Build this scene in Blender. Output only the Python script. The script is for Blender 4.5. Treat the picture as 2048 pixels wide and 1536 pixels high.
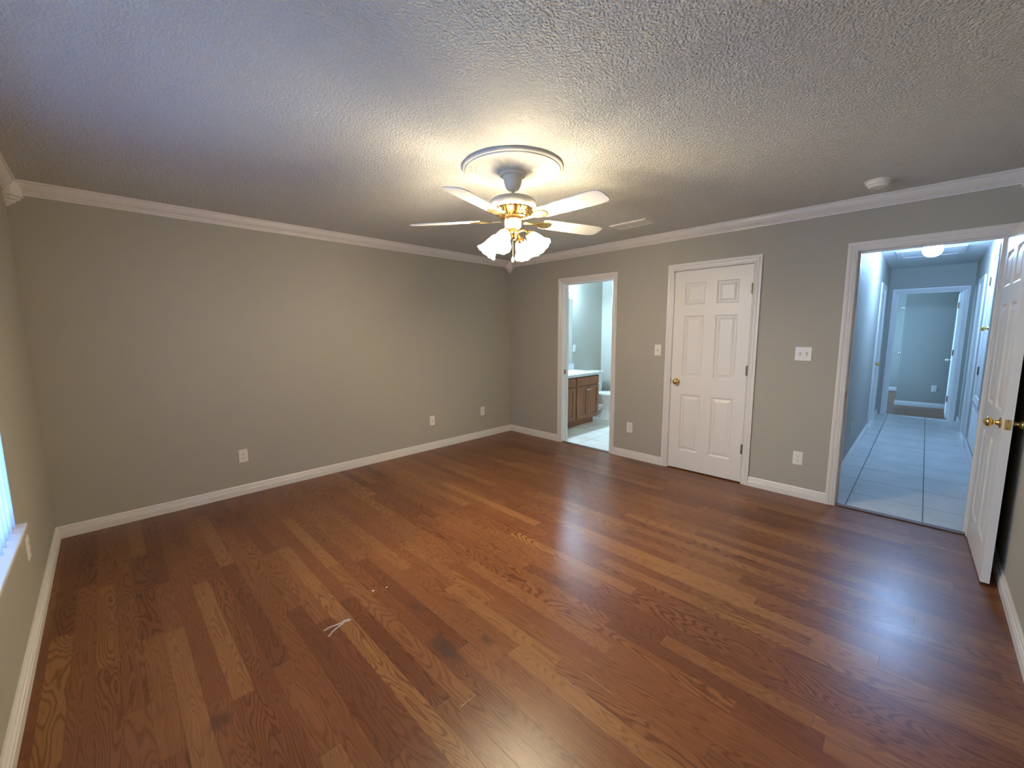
import bpy, bmesh, math, random
from mathutils import Vector, Matrix
random.seed(7)
S = bpy.context.scene
for o in list(bpy.data.objects): bpy.data.objects.remove(o)
C = S.collection
PI = math.pi

# ------------------------------------------------------------------ camera
W0, L0, H = 4.545, 4.664, 2.4325          # main room: x -W0..0, y -L0..0
cd = bpy.data.cameras.new('camera'); cam = bpy.data.objects.new('camera', cd); C.objects.link(cam)
f_px, yaw, pitch, roll = 819.75, .7885, -.1252, -.0059
cd.sensor_fit = 'HORIZONTAL'; cd.sensor_width = 36; cd.lens = f_px/2048*36; cd.clip_start = .02
fwd = Vector((math.cos(yaw)*math.cos(pitch), math.sin(yaw)*math.cos(pitch), math.sin(pitch)))
rt = Vector((math.sin(yaw), -math.cos(yaw), 0)); up = rt.cross(fwd)
r2 = math.cos(roll)*rt + math.sin(roll)*up; u2 = -math.sin(roll)*rt + math.cos(roll)*up
cam.matrix_world = Matrix(((r2.x, u2.x, -fwd.x, -4.1881), (r2.y, u2.y, -fwd.y, -4.2455), (r2.z, u2.z, -fwd.z, 1.4416), (0, 0, 0, 1)))
S.camera = cam
# ------------------------------------------------------------------ world, daylight, exposure
wd = bpy.data.worlds.new('world'); S.world = wd; wd.use_nodes = True
bg = wd.node_tree.nodes['Background']; bg.inputs[0].default_value = (.30, .61, 1.02, 1); bg.inputs[1].default_value = 13.5
S.view_settings.view_transform = 'Standard'; S.view_settings.look = 'None'
S.view_settings.gamma = 1; S.view_settings.use_curve_mapping = False; S.view_settings.exposure = .33
try:
    S.cycles.max_bounces = 10; S.cycles.diffuse_bounces = 6; S.cycles.sample_clamp_indirect = 6
except Exception: pass
SHADE_E, HALL_E, BATH_E = 80, 245, 450
WARM = (1, .83, .55); COOL = (.40, .73, 1.32)
def portal(loc, rot, sx, sy, name):
    l = bpy.data.lights.new(name, 'AREA'); l.shape = 'RECTANGLE'; l.size = sx; l.size_y = sy
    l.cycles.is_portal = True
    o = bpy.data.objects.new(name, l); C.objects.link(o); o.location = loc; o.rotation_euler = rot
WY0, WY1, WZ0, WZ1 = -3.35, -1.385, .58, 2.06     # main window opening
portal((-W0-.16, (WY0+WY1)/2, (WZ0+WZ1)/2), (0, -PI/2, 0), WZ1-WZ0, WY1-WY0, 'window_daylight')

# ------------------------------------------------------------------ node helpers
def new_mat(name):
    m = bpy.data.materials.new(name); m.use_nodes = True
    nt = m.node_tree; return m, nt, nt.nodes['Principled BSDF']
def simple(name, col, rough=.5, metal=0, spec=.5, bump=None, emit=None):
    m, nt, p = new_mat(name)
    p.inputs['Base Color'].default_value = (*col, 1); p.inputs['Roughness'].default_value = rough
    p.inputs['Metallic'].default_value = metal; p.inputs['Specular IOR Level'].default_value = spec
    tc = nt.nodes.new('ShaderNodeNewGeometry')
    nz = nt.nodes.new('ShaderNodeTexNoise'); nt.links.new(tc.outputs['Position'], nz.inputs['Vector'])
    nz.inputs['Scale'].default_value = bump[0] if bump else 40; nz.inputs['Detail'].default_value = 3
    b = nt.nodes.new('ShaderNodeBump'); nt.links.new(nz.outputs['Fac'], b.inputs['Height'])
    b.inputs['Strength'].default_value = bump[1] if bump else .05; b.inputs['Distance'].default_value = bump[2] if bump else .001
    nt.links.new(b.outputs['Normal'], p.inputs['Normal'])
    if emit:
        p.inputs['Emission Color'].default_value = (*emit[0], 1); p.inputs['Emission Strength'].default_value = emit[1]
    return m
class NT:
    def __init__(s, nt): s.nt = nt
    def val(s, x, inp):
        if isinstance(x, (int, float)): inp.default_value = x
        elif isinstance(x, tuple): inp.default_value = (*x, 1) if len(x) == 3 and len(inp.default_value) == 4 else x
        else: s.nt.links.new(x, inp)
    def m(s, op, a, b=0, c=None):
        n = s.nt.nodes.new('ShaderNodeMath'); n.operation = op; s.val(a, n.inputs[0]); s.val(b, n.inputs[1])
        if c is not None: s.val(c, n.inputs[2])
        return n.outputs[0]
    def comb(s, x, y, z):
        n = s.nt.nodes.new('ShaderNodeCombineXYZ')
        for i, v in enumerate((x, y, z)): s.val(v, n.inputs[i])
        return n.outputs[0]
    def noise(s, v, scale, detail=2, rough=.5, out='Fac', dist=0):
        n = s.nt.nodes.new('ShaderNodeTexNoise'); s.val(v, n.inputs['Vector']); n.inputs['Scale'].default_value = scale
        n.inputs['Detail'].default_value = detail; n.inputs['Roughness'].default_value = rough; n.inputs['Distortion'].default_value = dist
        return n.outputs[out]
    def mix(s, f, a, b, mode='MIX'):
        n = s.nt.nodes.new('ShaderNodeMix'); n.data_type = 'RGBA'; n.blend_type = mode
        s.val(f, n.inputs[0]); s.val(a, n.inputs[6]); s.val(b, n.inputs[7]); return n.outputs[2]
    def ramp(s, f, stops):
        n = s.nt.nodes.new('ShaderNodeValToRGB'); s.val(f, n.inputs[0]); cr = n.color_ramp
        while len(cr.elements) < len(stops): cr.elements.new(.5)
        for e, (p, c) in zip(cr.elements, stops): e.position = p; e.color = (*c, 1) if isinstance(c, tuple) else (c, c, c, 1)
        return n.outputs[0]
    def smooth(s, x, a, b):
        n = s.nt.nodes.new('ShaderNodeMapRange'); n.interpolation_type = 'SMOOTHSTEP'
        s.val(x, n.inputs[0]); n.inputs[1].default_value = a; n.inputs[2].default_value = b; return n.outputs[0]
    def pos(s):
        g = s.nt.nodes.new('ShaderNodeNewGeometry'); sp = s.nt.nodes.new('ShaderNodeSeparateXYZ')
        s.nt.links.new(g.outputs['Position'], sp.inputs[0]); return g.outputs['Position'], sp.outputs[0], sp.outputs[1], sp.outputs[2]
    def bump(s, h, strength, dist, nrm=None):
        n = s.nt.nodes.new('ShaderNodeBump'); s.val(h, n.inputs['Height']); n.inputs['Strength'].default_value = strength
        n.inputs['Distance'].default_value = dist
        if nrm is not None: s.nt.links.new(nrm, n.inputs['Normal'])
        return n.outputs[0]

def wood_floor():
    m, nt, p = new_mat('oak_strip_flooring'); N = NT(nt); P, X, Y, Z = N.pos()
    PW = .0775
    u = N.m('DIVIDE', N.m('ADD', X, 3.2545+PW*50), PW)
    row = N.m('FLOOR', u); fu = N.m('SUBTRACT', u, row)
    w = N.m('ADD', N.m('MULTIPLY', row, 37.31), N.m('DIVIDE', Y, .95))
    vo = nt.nodes.new('ShaderNodeTexVoronoi'); vo.voronoi_dimensions = '1D'; N.val(w, vo.inputs['W']); vo.inputs['Scale'].default_value = 1
    ve = nt.nodes.new('ShaderNodeTexVoronoi'); ve.voronoi_dimensions = '1D'; ve.feature = 'DISTANCE_TO_EDGE'; N.val(w, ve.inputs['W']); ve.inputs['Scale'].default_value = 1
    sc = nt.nodes.new('ShaderNodeSeparateColor'); nt.links.new(vo.outputs['Color'], sc.inputs[0])
    c1, c2, c3 = sc.outputs[0], sc.outputs[1], sc.outputs[2]
    ox = N.m('MULTIPLY', c1, 23.0); oy = N.m('MULTIPLY', c2, 31.0)
    # cathedral figure: contour lines of a field stretched along the board
    gx = N.m('MULTIPLY', X, N.m('ADD', 7.0, N.m('MULTIPLY', c3, 9.0)))
    gv = N.comb(N.m('ADD', gx, ox), N.m('ADD', N.m('MULTIPLY', Y, 1.5), oy), N.m('MULTIPLY', row, 1.7))
    field = N.noise(gv, 1.0, 1.5, .45)
    wob = N.noise(N.comb(N.m('MULTIPLY', X, 60), N.m('MULTIPLY', Y, 22), row), 1.0, 2, .6)
    fld = N.m('ADD', N.m('MULTIPLY', field, 23.0), N.m('MULTIPLY', wob, .55))
    fr = N.m('FRACT', fld)
    tri = N.m('ABSOLUTE', N.m('SUBTRACT', N.m('MULTIPLY', fr, 2), 1))
    ringm = N.smooth(tri, .35, 1.0)
    pores = N.noise(N.comb(N.m('MULTIPLY', X, 260), N.m('MULTIPLY', Y, 9), oy), 1.0, 1, .5)
    porem = N.smooth(pores, .52, .75)
    base = N.ramp(c1, [(0, (.135, .047, .021)), (.2, (.170, .062, .026)), (.75, (.205, .084, .033)), (1, (.255, .118, .045))])
    dark = N.mix(1, base, (.42, .29, .22), 'MULTIPLY')
    k = N.m('MULTIPLY', ringm, N.m('ADD', .35, N.m('MULTIPLY', c2, .55)))
    col = N.mix(k, base, dark)
    col = N.mix(N.m('MULTIPLY', porem, .30), col, dark)
    # broad tone drift
    dr = N.noise(P, 1.3, 2); col = N.mix(.35, col, N.mix(1, col, N.ramp(dr, [(.3, .62), (.7, 1.25)]), 'MULTIPLY'))
    # smudges of their own shape
    sm = None
    for sx, sy, rx, ry, a in ((-3.20, -2.80, .05, .14, .85), (-3.03, -2.90, .035, .05, .75), (-3.14, -2.46, .035, .07, .6), (-4.005, -2.49, .05, .06, .6), (-3.60, -2.42, .03, .10, .35)):
        n2 = N.noise(N.comb(N.m('MULTIPLY', X, 1), N.m('MULTIPLY', Y, 1), sx*9), 26, 2)
        dx = N.m('DIVIDE', N.m('SUBTRACT', X, sx), rx); dy = N.m('DIVIDE', N.m('SUBTRACT', Y, sy), ry)
        d = N.m('ADD', N.m('SQRT', N.m('ADD', N.m('MULTIPLY', dx, dx), N.m('MULTIPLY', dy, dy))), N.m('MULTIPLY', n2, .9))
        k = N.m('MULTIPLY', N.m('SUBTRACT', 1, N.smooth(d, .55, 1.6)), a)
        sm = k if sm is None else N.m('MAXIMUM', sm, k)
    col = N.mix(sm, col, (.045, .025, .022))
    # joints
    e1 = N.m('MINIMUM', fu, N.m('SUBTRACT', 1, fu))
    j1 = N.m('SUBTRACT', 1, N.smooth(e1, .004, .016)); j2 = N.m('SUBTRACT', 1, N.smooth(ve.outputs['Distance'], .0005, .002))
    j = N.m('MAXIMUM', j1, j2)
    col = N.mix(N.m('MULTIPLY', j, .5), col, (.03, .012, .008))
    nt.links.new(col, p.inputs['Base Color'])
    rr = N.m('ADD', .27, N.m('MULTIPLY', N.noise(P, 4, 2), .08)); nt.links.new(rr, p.inputs['Roughness'])
    p.inputs['Specular IOR Level'].default_value = .36
    hb = N.m('SUBTRACT', N.m('MULTIPLY', N.m('ADD', ringm, porem), -.12), N.m('MULTIPLY', j, 1.0))
    b1 = N.bump(hb, .35, .0006)
    tilt = N.m('ADD', N.m('MULTIPLY', fu, N.m('SUBTRACT', c3, .5)), N.m('MULTIPLY', N.noise(P, 3.2, 1), 1.4))
    b2 = N.bump(tilt, .5, .0011, b1)
    nt.links.new(b2, p.inputs['Normal']); return m

def tile(name, x0, dx, y0, dy, col, gx, gy):
    m, nt, p = new_mat(name); N = NT(nt); P, X, Y, Z = N.pos()
    def edge(v, o, d):
        q = N.m('FRACT', N.m('ADD', N.m('DIVIDE', N.m('SUBTRACT', v, o), d), 40.0)); return N.m('MULTIPLY', N.m('MINIMUM', q, N.m('SUBTRACT', 1, q)), d)
    ex, ey = edge(X, x0, dx), edge(Y, y0, dy)
    gxm = N.m('SUBTRACT', 1, N.smooth(ex, .0025, .0048)); gym = N.m('SUBTRACT', 1, N.smooth(ey, .0025, .0045))
    nz = N.noise(P, 3.5, 5, .6)
    base = N.mix(N.ramp(nz, [(.35, 0.0), (.65, 1.0)]), tuple(c*.84 for c in col), col)
    c = N.mix(gxm, base, gx); c = N.mix(gym, c, gy)
    nt.links.new(c, p.inputs['Base Color']); p.inputs['Roughness'].default_value = .30
    b = N.bump(N.m('SUBTRACT', N.m('MULTIPLY', nz, .4), N.m('MAXIMUM', gxm, gym)), .4, .0015); nt.links.new(b, p.inputs['Normal']); return m

def ceiling_mat():
    m, nt, p = new_mat('textured_ceiling_paint'); N = NT(nt); P, X, Y, Z = N.pos()
    n1 = N.noise(P, 100, 1, .5); n2 = N.noise(P, 210, 1, .5)
    h = N.m('ADD', N.smooth(n1, .32, .70), N.m('MULTIPLY', n2, .5))
    nt.links.new(N.bump(h, .9, .0050), p.inputs['Normal'])
    p.inputs['Base Color'].default_value = (.67, .665, .625, 1)
    p.inputs['Roughness'].default_value = .95; p.inputs['Specular IOR Level'].default_value = .1; return m

def cabinet_wood():
    m, nt, p = new_mat('stained_maple'); N = NT(nt); P, X, Y, Z = N.pos()
    g = N.noise(N.comb(N.m('MULTIPLY', X, 26), N.m('MULTIPLY', Y, 26), N.m('MULTIPLY', Z, 2.4)), 1, 4, .6, dist=.6)
    nt.links.new(N.ramp(g, [(.3, (.19, .066, .025)), (.7, (.31, .125, .050))]), p.inputs['Base Color'])
    p.inputs['Roughness'].default_value = .4; nt.links.new(N.bump(g, .1, .0005), p.inputs['Normal']); return m

def thin_glass():
    m, nt, p = new_mat('window_glass'); nt.nodes.remove(p); out = nt.nodes['Material Output']
    t = nt.nodes.new('ShaderNodeBsdfTransparent'); g = nt.nodes.new('ShaderNodeBsdfGlossy'); g.inputs['Roughness'].default_value = .02
    fr = nt.nodes.new('ShaderNodeFresnel'); mx = nt.nodes.new('ShaderNodeMixShader')
    nt.links.new(fr.outputs[0], mx.inputs[0]); nt.links.new(t.outputs[0], mx.inputs[1]); nt.links.new(g.outputs[0], mx.inputs[2]); nt.links.new(mx.outputs[0], out.inputs[0]); return m
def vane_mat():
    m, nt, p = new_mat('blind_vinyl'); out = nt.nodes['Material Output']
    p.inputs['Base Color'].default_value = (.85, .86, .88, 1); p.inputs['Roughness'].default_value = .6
    t = nt.nodes.new('ShaderNodeBsdfTranslucent'); t.inputs[0].default_value = (.58, .68, .88, 1)  # blue of the daylight put into the vane colour; the blinds are white
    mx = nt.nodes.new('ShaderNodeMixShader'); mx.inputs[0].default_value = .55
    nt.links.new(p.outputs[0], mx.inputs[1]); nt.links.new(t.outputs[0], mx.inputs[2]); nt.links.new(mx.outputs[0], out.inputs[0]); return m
def marble_mat():
    m, nt, p = new_mat('cultured_marble'); N = NT(nt); P, X, Y, Z = N.pos()
    nz = N.noise(P, 9, 6, .65, dist=1.5)
    nt.links.new(N.ramp(nz, [(.40, (.82, .82, .82)), (.52, (.62, .63, .66)), (.6, (.84, .84, .83))]), p.inputs['Base Color'])
    p.inputs['Roughness'].default_value = .2; return m

M = {}
M['wall'] = simple('greige_wall_paint', (.405, .386, .334), .62, spec=.3, bump=(190, .25, .0012))
M['ceil'] = ceiling_mat()
M['ceil2'] = simple('smooth_ceiling_paint', (.70, .70, .69), .9, spec=.1, bump=(120, .3, .002))
M['trim'] = simple('white_trim_paint', (.74, .71, .68), .33)
M['door'] = simple('white_door_paint', (.76, .73, .69), .38, bump=(160, .08, .001))
M['med'] = simple('medallion_plaster', (.60, .585, .555), .45)
M['enamel'] = simple('cream_enamel', (.74, .70, .62), .28)
M['blade'] = simple('white_blade_finish', (.85, .83, .79), .35)
M['brass'] = simple('polished_brass', (.86, .60, .22), .16, 1)
M['bronze'] = simple('antique_brass_hinge', (.20, .155, .095), .4, .8)
M['nickel'] = simple('satin_nickel', (.62, .60, .57), .3, 1)
M['chrome'] = simple('chrome', (.85, .86, .88), .08, 1)
M['plastic'] = simple('ivory_plastic', (.80, .77, .71), .35)
M['dark'] = simple('dark_slot', (.03, .025, .02), .6)
M['black'] = simple('black_void', (.01, .01, .01), .9)
M['floor'] = wood_floor()
M['tile'] = tile('hall_floor_tile', -.015, .470, -3.885, .457, (.60, .59, .57), (.10, .095, .09), (.05, .045, .04))
M['tileb'] = tile('bath_floor_tile', .385, .457, -1.158, .452, (.84, .80, .73), (.30, .28, .25), (.30, .28, .25))
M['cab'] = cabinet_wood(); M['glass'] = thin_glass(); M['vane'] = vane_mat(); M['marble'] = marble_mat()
M['sill'] = simple('sill_stone', (.82, .82, .81), .25)
M['vinyl'] = simple('white_vinyl', (.85, .85, .85), .4)
M['porc'] = simple('white_porcelain', (.84, .84, .83), .12)
M['thresh'] = simple('brown_threshold_wood', (.10, .05, .03), .45)
M['thread'] = simple('pale_thread', (.70, .66, .66), .7)
M['shade'] = simple('frosted_lamp_glass', (.9, .88, .84), .3, emit=(WARM, SHADE_E))
M['bulb'] = simple('lamp_bulb', (.9, .9, .9), .3, emit=(WARM, SHADE_E*20))
M['hglobe'] = simple('hall_lamp_glass', (.9, .9, .9), .3, emit=(COOL, HALL_E))
M['bglobe'] = simple('bath_lamp_glass', (.9, .9, .9), .3, emit=((.50, .80, 1.06), BATH_E))
M['mirror'] = simple('mirror_silver', (.86, .90, .90), .02, 1)

# ------------------------------------------------------------------ mesh helpers
class MB:
    def __init__(s): s.v = []; s.f = []
    def add(s, vs, fs, mt=None):
        b = len(s.v); s.v += [tuple(mt @ Vector(v)) if mt else tuple(v) for v in vs]; s.f += [tuple(b+i for i in f) for f in fs]; return s
    def box(s, x0, x1, y0, y1, z0, z1, mt=None):
        if x0 > x1: x0, x1 = x1, x0
        if y0 > y1: y0, y1 = y1, y0
        if z0 > z1: z0, z1 = z1, z0
        return s.add([(x0,y0,z0),(x1,y0,z0),(x1,y1,z0),(x0,y1,z0),(x0,y0,z1),(x1,y0,z1),(x1,y1,z1),(x0,y1,z1)],
              [(0,3,2,1),(4,5,6,7),(0,1,5,4),(1,2,6,5),(2,3,7,6),(3,0,4,7)], mt)
    def lathe(s, prof, n=32, mt=None, mod=None):
        vs = []; fs = []; k = len(prof)
        for i in range(n):
            a = 2*PI*i/n
            for j, (r, z) in enumerate(prof):
                if mod: r, z = mod(a, j, r, z)
                vs.append((r*math.cos(a), r*math.sin(a), z))
        for i in range(n):
            i2 = (i+1) % n
            for j in range(k-1): fs.append((i*k+j, i2*k+j, i2*k+j+1, i*k+j+1))
        if prof[0][0] > 1e-6: fs.append(tuple(i*k for i in reversed(range(n)))) if prof[0][0] < -1 else None
        fs = [f for f in fs if f]
        return s.add(vs, fs, mt)
    def tube(s, pts, r, n=10, mt=None):
        pts = [Vector(p) for p in pts]; rs = r if isinstance(r, (list, tuple)) else [r]*len(pts)
        vs = []; fs = []; t0 = None; ref = None
        for i, p in enumerate(pts):
            t = (pts[min(i+1, len(pts)-1)]-pts[max(i-1, 0)]).normalized()
            if ref is None: ref = Vector((0,0,1)) if abs(t.z) < .9 else Vector((1,0,0))
            a = t.cross(ref).normalized(); b = t.cross(a).normalized(); ref = -b if False else ref
            for q in range(n):
                an = 2*PI*q/n; vs.append(tuple(p+(a*math.cos(an)+b*math.sin(an))*rs[i]))
        for i in range(len(pts)-1):
            for q in range(n):
                q2 = (q+1) % n; fs.append((i*n+q, i*n+q2, (i+1)*n+q2, (i+1)*n+q))
        fs.append(tuple(range(n))); fs.append(tuple((len(pts)-1)*n+q for q in reversed(range(n))))
        return s.add(vs, fs, mt)
    def loft(s, rings, cap=True, mt=None):
        n = len(rings[0]); vs = [v for r in rings for v in r]; fs = []
        for i in range(len(rings)-1):
            for q in range(n):
                q2 = (q+1) % n; fs.append((i*n+q, i*n+q2, (i+1)*n+q2, (i+1)*n+q))
        if cap: fs.append(tuple(reversed(range(n)))); fs.append(tuple((len(rings)-1)*n+q for q in range(n)))
        return s.add(vs, fs, mt)
    def extrude(s, p0, p1, prof, n, upv, m0=0, m1=0):
        """profile [(d,h)] along n and upv swept p0 to p1; ends mitred by m * d"""
        p0, p1, n, upv = Vector(p0), Vector(p1), Vector(n), Vector(upv); d = (p1-p0).normalized()
        A = [tuple(p0+n*a+upv*h+d*(m0*a)) for a, h in prof]; B = [tuple(p1+n*a+upv*h+d*(m1*a)) for a, h in prof]
        return s.loft([A, B])
def mkobj(name, mb, mat, parent=None, smooth=False, bevel=0, solid=0, segs=2):
    me = bpy.data.meshes.new(name); me.from_pydata(mb.v, [], mb.f)
    bm = bmesh.new(); bm.from_mesh(me); bmesh.ops.recalc_face_normals(bm, faces=bm.faces); bm.to_mesh(me); bm.free()
    me.materials.append(M[mat]); o = bpy.data.objects.new(name, me); C.objects.link(o)
    if parent: o.parent = parent
    if solid:
        q = o.modifiers.new('thickness', 'SOLIDIFY'); q.thickness = solid; q.offset = 0
    if bevel:
        q = o.modifiers.new('bevel', 'BEVEL'); q.width = bevel; q.segments = segs; q.limit_method = 'ANGLE'; q.angle_limit = math.radians(40)
    if smooth:
        for p in me.polygons: p.use_smooth = True
        try: me.set_sharp_from_angle(angle=math.radians(35))
        except Exception: pass
    return o
def tag(o, label, cat, group=None, kind=None):
    o['label'] = label; o['category'] = cat
    if group: o['group'] = group
    if kind: o['kind'] = kind
    return o
def thing(name, label, cat, loc=(0,0,0), rz=0, group=None, kind=None):
    o = bpy.data.objects.new(name, None); C.objects.link(o); o.location = loc; o.rotation_euler = (0, 0, rz)
    o.empty_display_size = .05; return tag(o, label, cat, group, kind)
def struct(name, mb, mat, label, cat, **k): return tag(mkobj(name, mb, mat, **k), label, cat, kind='structure')

# ------------------------------------------------------------------ shell
T = .12
J = .018      # jamb board thickness
HD = 2.045    # door head height
def wall_with_holes(axis, c0, c1, a0, a1, z0, z1, holes):
    """slab between c0..c1 on its thin axis, spanning a0..a1; holes = [(a0,a1,z0,z1)]"""
    mb = MB(); xs = sorted({a0, a1, *[h[0] for h in holes], *[h[1] for h in holes]})
    for i in range(len(xs)-1):
        p, q = xs[i], xs[i+1]; mid = (p+q)/2
        hs = sorted([(h[2], h[3]) for h in holes if h[0] < mid < h[1]]); z = z0
        for b, t in hs + [(z1, z1)]:
            if b > z+1e-6:
                if axis == 'x': mb.box(c0, c1, p, q, z, b)
                else: mb.box(p, q, c0, c1, z, b)
            z = t
    return mb
BY0, BY1 = -1.672, -.957         # bath doorway
CY0, CY1 = -3.108, -2.392        # closet doorway
HY0, HY1 = -4.556, -3.825        # hall doorway
HC = 2.452                       # hall ceiling
E_X = 5.288                      # hall end wall
struct('floor', MB().box(-W0-T, .05, -L0-T, T, -.06, 0), 'floor', 'reddish brown oak strip floor of the large empty room', 'floor')
struct('ceiling', MB().box(-W0-T, 0, -L0-T, T, H, H+.08), 'ceil', 'white textured ceiling over the large empty room', 'ceiling')
struct('wall_back', MB().box(-W0-T, 0, 0, T, 0, H), 'wall', 'long beige wall left of the far corner', 'wall')
struct('wall_right', wall_with_holes('x', 0, T, -L0-T, 0, 0, H+.08, [(BY0-J, BY1+J, 0, HD+J), (CY0-J, CY1+J, 0, HD+J), (HY0-J, HY1+J, 0, HD+J)]), 'wall', 'beige wall with the bathroom, closet and hall doorways', 'wall')
struct('wall_left', wall_with_holes('x', -W0-T, -W0, -L0, 0, 0, H, [(WY0, WY1, WZ0, WZ1)]), 'wall', 'beige wall with the window at the left edge', 'wall')
struct('wall_front', MB().box(-W0-T, 0, -L0-T, -L0, 0, H), 'wall', 'beige wall behind the open hall door', 'wall')
# baseboards
BB = [(0,0),(.016,0),(.016,.046),(.0135,.050),(.0135,.062),(.0095,.066),(.0095,.078),(.005,.088),(0,.088)]
BBL = [(d*1.35, h) for d, h in BB]
def base(name, segs, label):
    mb = MB()
    for p0, p1, n, m0, m1, *pr in segs: mb.extrude(p0, p1, pr[0] if pr else BB, n, (0,0,1), m0, m1)
    return struct(name, mb, 'trim', label, 'baseboard')
CW = .064
base('baseboard_back', [((-W0,0,0), (0,0,0), (0,-1,0), 1, -1)], 'white stepped baseboard along the long beige wall')
base('baseboard_left', [((-W0,-L0,0), (-W0,0,0), (1,0,0), 1, -1, BBL)], 'white baseboard below the window at the left edge')
base('baseboard_right', [((0,BY1+CW,0), (0,0,0), (-1,0,0), 0, -1), ((0,CY1+CW,0), (0,BY0-CW,0), (-1,0,0), 0, 0), ((0,HY1+CW,0), (0,CY0-CW,0), (-1,0,0), 0, 0)], 'white baseboard pieces between the three doorways')
base('baseboard_front', [((-W0,-L0,0), (0,-L0,0), (0,1,0), 1, -1)], 'white baseboard at the lower right, behind the open door')
# crown
CR = [(0,0),(.060,0),(.060,-.010),(.056,-.013),(.050,-.0135),(.049,-.017),(.047,-.024),(.041,-.035),(.033,-.046),(.024,-.055),(.019,-.059),(.014,-.060),(.014,-.062),(.018,-.064),(.018,-.070),(.013,-.072),(.009,-.0725),(.009,-.075),(.013,-.077),(.012,-.085),(.008,-.087),(0,-.087)]
def crown(name, p0, p1, n, label): struct(name, MB().extrude(p0, p1, CR, n, (0,0,1), 1, -1), 'trim', label, 'crown molding')
crown('trim_1', (-W0,0,H), (0,0,H), (0,-1,0), 'white crown molding over the long beige wall')
crown('trim_2', (0,-L0,H), (0,0,H), (-1,0,0), 'white crown molding over the wall with three doorways')
crown('trim_3', (-W0,-L0,H), (-W0,0,H), (1,0,0), 'white crown molding over the window wall, upper left')
crown('trim_4', (-W0,-L0,H), (0,-L0,H), (0,1,0), 'white crown molding over the wall behind the open door')
def corner_block(name, x, y, sx, sy, label):
    rings = []
    for z, a in ((0,.082),(-.006,.082),(-.010,.076),(-.092,.076),(-.097,.080),(-.104,.080),(-.110,.066),(-.122,.060),(-.128,.046),(-.140,.040),(-.150,.022),(-.158,.014),(-.166,.004)):
        c = a*.45
        rings.append([(x, y, H+z), (x+sx*a, y, H+z), (x+sx*a, y+sy*c, H+z), (x+sx*c, y+sy*a, H+z), (x, y+sy*a, H+z)])
    struct(name, MB().loft(rings), 'trim', label, 'molding block')
corner_block('trim_5', 0, 0, -1, -1, 'small white drop block where crown moldings meet in the far corner')
corner_block('trim_6', -W0, 0, 1, -1, 'white drop block in the upper left corner of the room')
corner_block('trim_7', 0, -L0, -1, 1, 'white drop block in the corner above the open door')
# casings
CS = [(0,.004),(.004,.008),(.010,.009),(.014,.007),(.020,.011),(.030,.012),(.034,.010),(.040,.014),(.050,.017),(.062,.017),(.064,.014),(.064,0),(0,0)]
def casing(mb, axis, c, nrm, a0, a1, top, z0=0, bottom=False, w=1.0):
    """architrave round an opening a0..a1 on plane axis=c, facing nrm"""
    def P(a, z): return Vector((c, a, z)) if axis == 'x' else Vector((a, c, z))
    n = Vector((nrm,0,0)) if axis == 'x' else Vector((0,nrm,0)); A = P(1,0)-P(0,0); Zv = Vector((0,0,1))
    def leg(p0, p1, out, m0, m1):
        d = (p1-p0).normalized()
        mb.loft([[tuple(p0+out*u*w+n*v+d*(m0*u*w)) for u, v in CS], [tuple(p1+out*u*w+n*v+d*(m1*u*w)) for u, v in CS]])
    leg(P(a0, z0), P(a0, top), -A, -1 if bottom else 0, 1); leg(P(a1, z0), P(a1, top), A, -1 if bottom else 0, 1)
    leg(P(a0, top), P(a1, top), Zv, -1, 1)
    if bottom: leg(P(a0, z0), P(a1, z0), -Zv, -1, 1)
    return mb
def jamb(mb, axis, c0, c1, a0, a1, top, z0=0, stop=None):
    def bx(A0, A1, Z0, Z1, k0=c0, k1=c1):
        if axis == 'x': mb.box(k0, k1, A0, A1, Z0, Z1)
        else: mb.box(A0, A1, k0, k1, Z0, Z1)
    bx(a0-J, a0, z0, top+J); bx(a1, a1+J, z0, top+J); bx(a0, a1, top, top+J)
    if stop:
        k0, k1 = stop
        bx(a0, a0+.011, z0, top, k0, k1); bx(a1-.011, a1, z0, top, k0, k1); bx(a0+.011, a1-.011, top-.011, top, k0, k1)
def frame(name, axis, c0, c1, n0, a0, a1, top, label, stop=None, both=True, z0=0):
    mb = MB(); jamb(mb, axis, c0, c1, a0, a1, top, z0, stop)
    lo, hi = min(c0, c1), max(c0, c1)
    if both in (True, 'lo'): casing(mb, axis, lo, -1, a0-.003, a1+.003, top+.003, z0)
    if both in (True, 'hi'): casing(mb, axis, hi, 1, a0-.003, a1+.003, top+.003, z0)
    return struct(name, mb, 'trim', label, 'door frame')
frame('trim_8', 'x', 0, T, -1, BY0, BY1, HD, 'white frame around the open bathroom doorway', stop=(.075, .11), both='lo')
frame('trim_9', 'x', 0, T, -1, CY0, CY1, HD, 'white frame around the closed six-panel closet door', stop=(.042, .075), both='lo')
frame('trim_10', 'x', 0, T, -1, HY0, HY1, HD, 'white frame around the open hall doorway', stop=(.042, .075))
struct('trim_11', MB().box(.0, .055, HY0, HY1, 0, .010), 'thresh', 'dark brown threshold strip between oak floor and hall tile', 'threshold', bevel=.004)
struct('trim_12', MB().box(.0, .045, BY0, BY1, 0, .008), 'thresh', 'thin dark threshold strip at the bathroom doorway', 'threshold', bevel=.003)

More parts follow.
